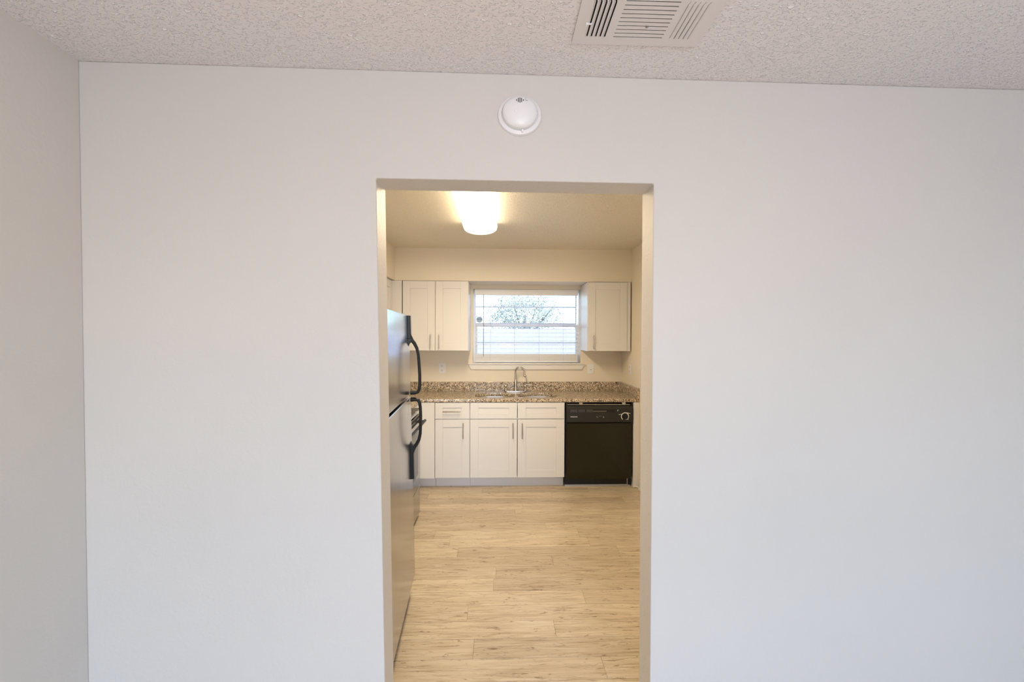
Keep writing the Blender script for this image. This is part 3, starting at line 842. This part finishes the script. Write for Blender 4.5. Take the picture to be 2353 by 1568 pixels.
# horizontal blind, inside mounted
t = thing('window_blind', 'open white horizontal slat blind hanging in the kitchen window', 'blind', ((WX0 + WX1) / 2 - .004, YB + .035, WZ1 - .002))
bw = .612; bz = lambda z: z - (WZ1 - .002)
bm = B(); bx(bm, -bw, bw, -.030, .026, bz(2.056), 0); obj('head_rail', bm, m_vinyl, t, .002)
bm = B()
z = 2.036; zs_ = []
while z > 1.375:
    zs_.append(z); z -= .0472
for z in zs_:
    prism(bm, [(-.024, bz(z) - .0008), (0, bz(z) + .0022), (.024, bz(z) - .0008), (.024, bz(z) - .0032), (0, bz(z) - .0004), (-.024, bz(z) - .0032)], 'x', -bw + .004, bw - .004)
for k in range(8):     # spare slats stacked on the bottom rail
    zz_ = 1.290 + k * .0098
    prism(bm, [(-.024, bz(zz_) - .0010), (0, bz(zz_) + .0024), (.024, bz(zz_) - .0010), (.024, bz(zz_) - .0088), (0, bz(zz_) - .0068), (-.024, bz(zz_) - .0088)], 'x', -bw + .004, bw - .004)
obj('slats', bm, m_vinyl, t)
bm = B(); bx(bm, -bw + .004, bw - .004, -.026, .026, bz(1.262), bz(1.280)); obj('bottom_rail', bm, m_vinyl, t, .003)
m_cord = new_mat('grey_white_cord', (.62, .64, .68), .6)
for xx in (-.427, -.142, .150, .440):
    bm = B()
    for yy in (-.0255, .0255): tube(bm, [(xx, yy, bz(2.058)), (xx, yy, bz(1.268))], .0011, 6)
    obj('ladder_cord', bm, m_cord, t)
m_wand = new_mat('smoky_clear_wand', (.42, .44, .48), .25)
bm = tube(B(), [(-.508, -.036, bz(2.05)), (-.508, -.038, bz(1.33))], .0042, 8); tube(bm, [(-.508, -.028, bz(2.062)), (-.508, -.036, bz(2.05))], .003, 6)
obj('tilt_wand', bm, m_wand, t, label='grey tilt wand')

# small round decal on the upper glass, low in the left corner
Mst = Matrix.Translation((-.240, YB + .1065, 1.768)) @ RM
bm = lathe(B(), [(.037, 0), (.037, .001), (0, .001)], Mst, 32)
tag(obj('window_sticker', bm, new_mat('grey_green_sticker', (.42, .50, .52), .6)), 'small round grey-green sticker low in the left corner of the upper window pane', 'sticker')

# ------------------------------------------------------------------ outlets and switch plates
def plate_parts(t, kind, wdt=.078, hgt=.118):
    """plate in local xz, facing -y"""
    bm = B(); bx(bm, -wdt / 2, wdt / 2, -.006, -.0005, -hgt / 2, hgt / 2); pl_ = obj('cover_plate', bm, m_plastic, t, .002)
    if kind == 'outlet':
        for zc_ in (.026, -.026):
            bm = curve_solid('receptacle', [rrect(-.017, .017, -.0165, .0165, .010, 5)], .003, m_plastic, t, Matrix.Translation((0, -.0068, zc_)) @ Matrix.Rotation(PI / 2, 4, 'X'), .0005)
            s = B(); bx(s, -.009, -.006, -.0088, -.0078, zc_ - .001, zc_ + .009); bx(s, .006, .009, -.0088, -.0078, zc_, zc_ + .008)
            bx(s, -.0025, .0025, -.0088, -.0078, zc_ - .010, zc_ - .005); obj('slots', s, m_dark, bm)
    else:
        bm = B(); bx(bm, -.004, .008, -.009, -.005, -.013, -.008); obj('toggle', bm, m_greybtn, t, .0008)
t = thing('wall_outlet', 'white duplex outlet on the back wall left of the window', 'outlet', (-.672, YB, 1.192)); plate_parts(t, 'outlet', .084)
t = thing('switch_plate', 'white switch plate on the back wall right of the sink window', 'switch plate', (1.085, YB, 1.186)); plate_parts(t, 'switch', .080)
t = thing('wall_outlet', 'white outlet on the right kitchen wall above the side splash', 'outlet', (KX1, 4.55, 1.208), rot=(0, 0, PI / 2 * 3)); 
plate_parts(t, 'outlet', .082, .125)

# ------------------------------------------------------------------ outside the kitchen window
def leaf_mat(name, c0, c1):
    m = new_mat(name, c0, .7, spec=.2); q = N(m); v = q.coords()
    q.l(q.ramp(q.noise(v, 3, 4), [(.35, c0), (.65, c1)]), q.b.inputs['Base Color']); return m
m_leaf = leaf_mat('pale_sunlit_foliage', (.20, .225, .17), (.42, .45, .36))
m_bark = new_mat('grey_bark', (.25, .21, .18), .9)
m_grass = leaf_mat('dry_lawn', (.42, .42, .30), (.55, .54, .42))
m_fence = new_mat('weathered_grey_fence', (.43, .385, .405), .8)
bm = B()
vs = [bm.verts.new(p) for p in ((-30, 5.1, -.15), (30, 5.1, -.15), (30, 45, -.15), (-30, 45, -.15))]; bm.faces.new(vs)
tag(obj('lawn', bm, m_grass), 'dry pale lawn beyond the kitchen window', 'lawn')['kind'] = 'stuff'
t = thing('wooden_fence', 'pale grey board fence seen through the kitchen window', 'fence', (0, 13, -.15))
bm = B()
for i in range(-50, 70): bx(bm, i * .15, i * .15 + .1485, -.01, .01, .03, 1.95 + (i * 7 % 3) * .006)
obj('boards', bm, m_fence, t)
for z_ in (.4, 1.6):
    bm = B(); bx(bm, -7.5, 10.5, .01, .05, z_, z_ + .09); obj('rail', bm, m_fence, t)
def tree(x, y, h, r, label, n=5000):
    t = thing('leafy_tree', label, 'tree', (x, y, -.15), 'pale trees beyond the fence')
    bm = B(); tube(bm, [(0, 0, 0), (.05, 0, h * .35), (.0, .05, h * .7)], [.14, .11, .05], 10)
    for a_ in range(4):
        an = a_ * 1.6 + x
        tube(bm, [(.03, 0, h * .35), (math.cos(an) * r * .45, math.sin(an) * r * .45, h * .62), (math.cos(an) * r * .75, math.sin(an) * r * .75, h * .78)], [.06, .04, .015], 8)
    obj('trunk', bm, m_bark, t, 0, True)
    bm = B(); rnd = random.Random(int(x * 10 + y))
    for i in range(n):
        u = rnd.random(); th = rnd.random() * 2 * PI; ph = math.acos(2 * rnd.random() - 1); rad = r * (.45 + .55 * u)
        p = Vector((rad * math.sin(ph) * math.cos(th), rad * math.sin(ph) * math.sin(th), h * .68 + rad * .62 * math.cos(ph)))
        s_ = rnd.uniform(.03, .065)
        a1 = Vector((rnd.gauss(0, 1), rnd.gauss(0, 1), rnd.gauss(0, 1))).normalized(); b1 = a1.orthogonal().normalized()
        q4 = [bm.verts.new(p + a1 * s_), bm.verts.new(p + b1 * s_ * .5), bm.verts.new(p - a1 * s_), bm.verts.new(p - b1 * s_ * .5)]
        bm.faces.new(q4)
    obj('crown', bm, m_leaf, t)
tree(-2.3, 16.5, 3.3, 1.5, 'pale leafy tree at the left of the kitchen window view')
tree(1.1, 18.0, 3.8, 1.7, 'pale leafy tree in the middle of the kitchen window view')
tree(4.6, 17.0, 3.2, 1.5, 'pale leafy tree at the right of the kitchen window view')
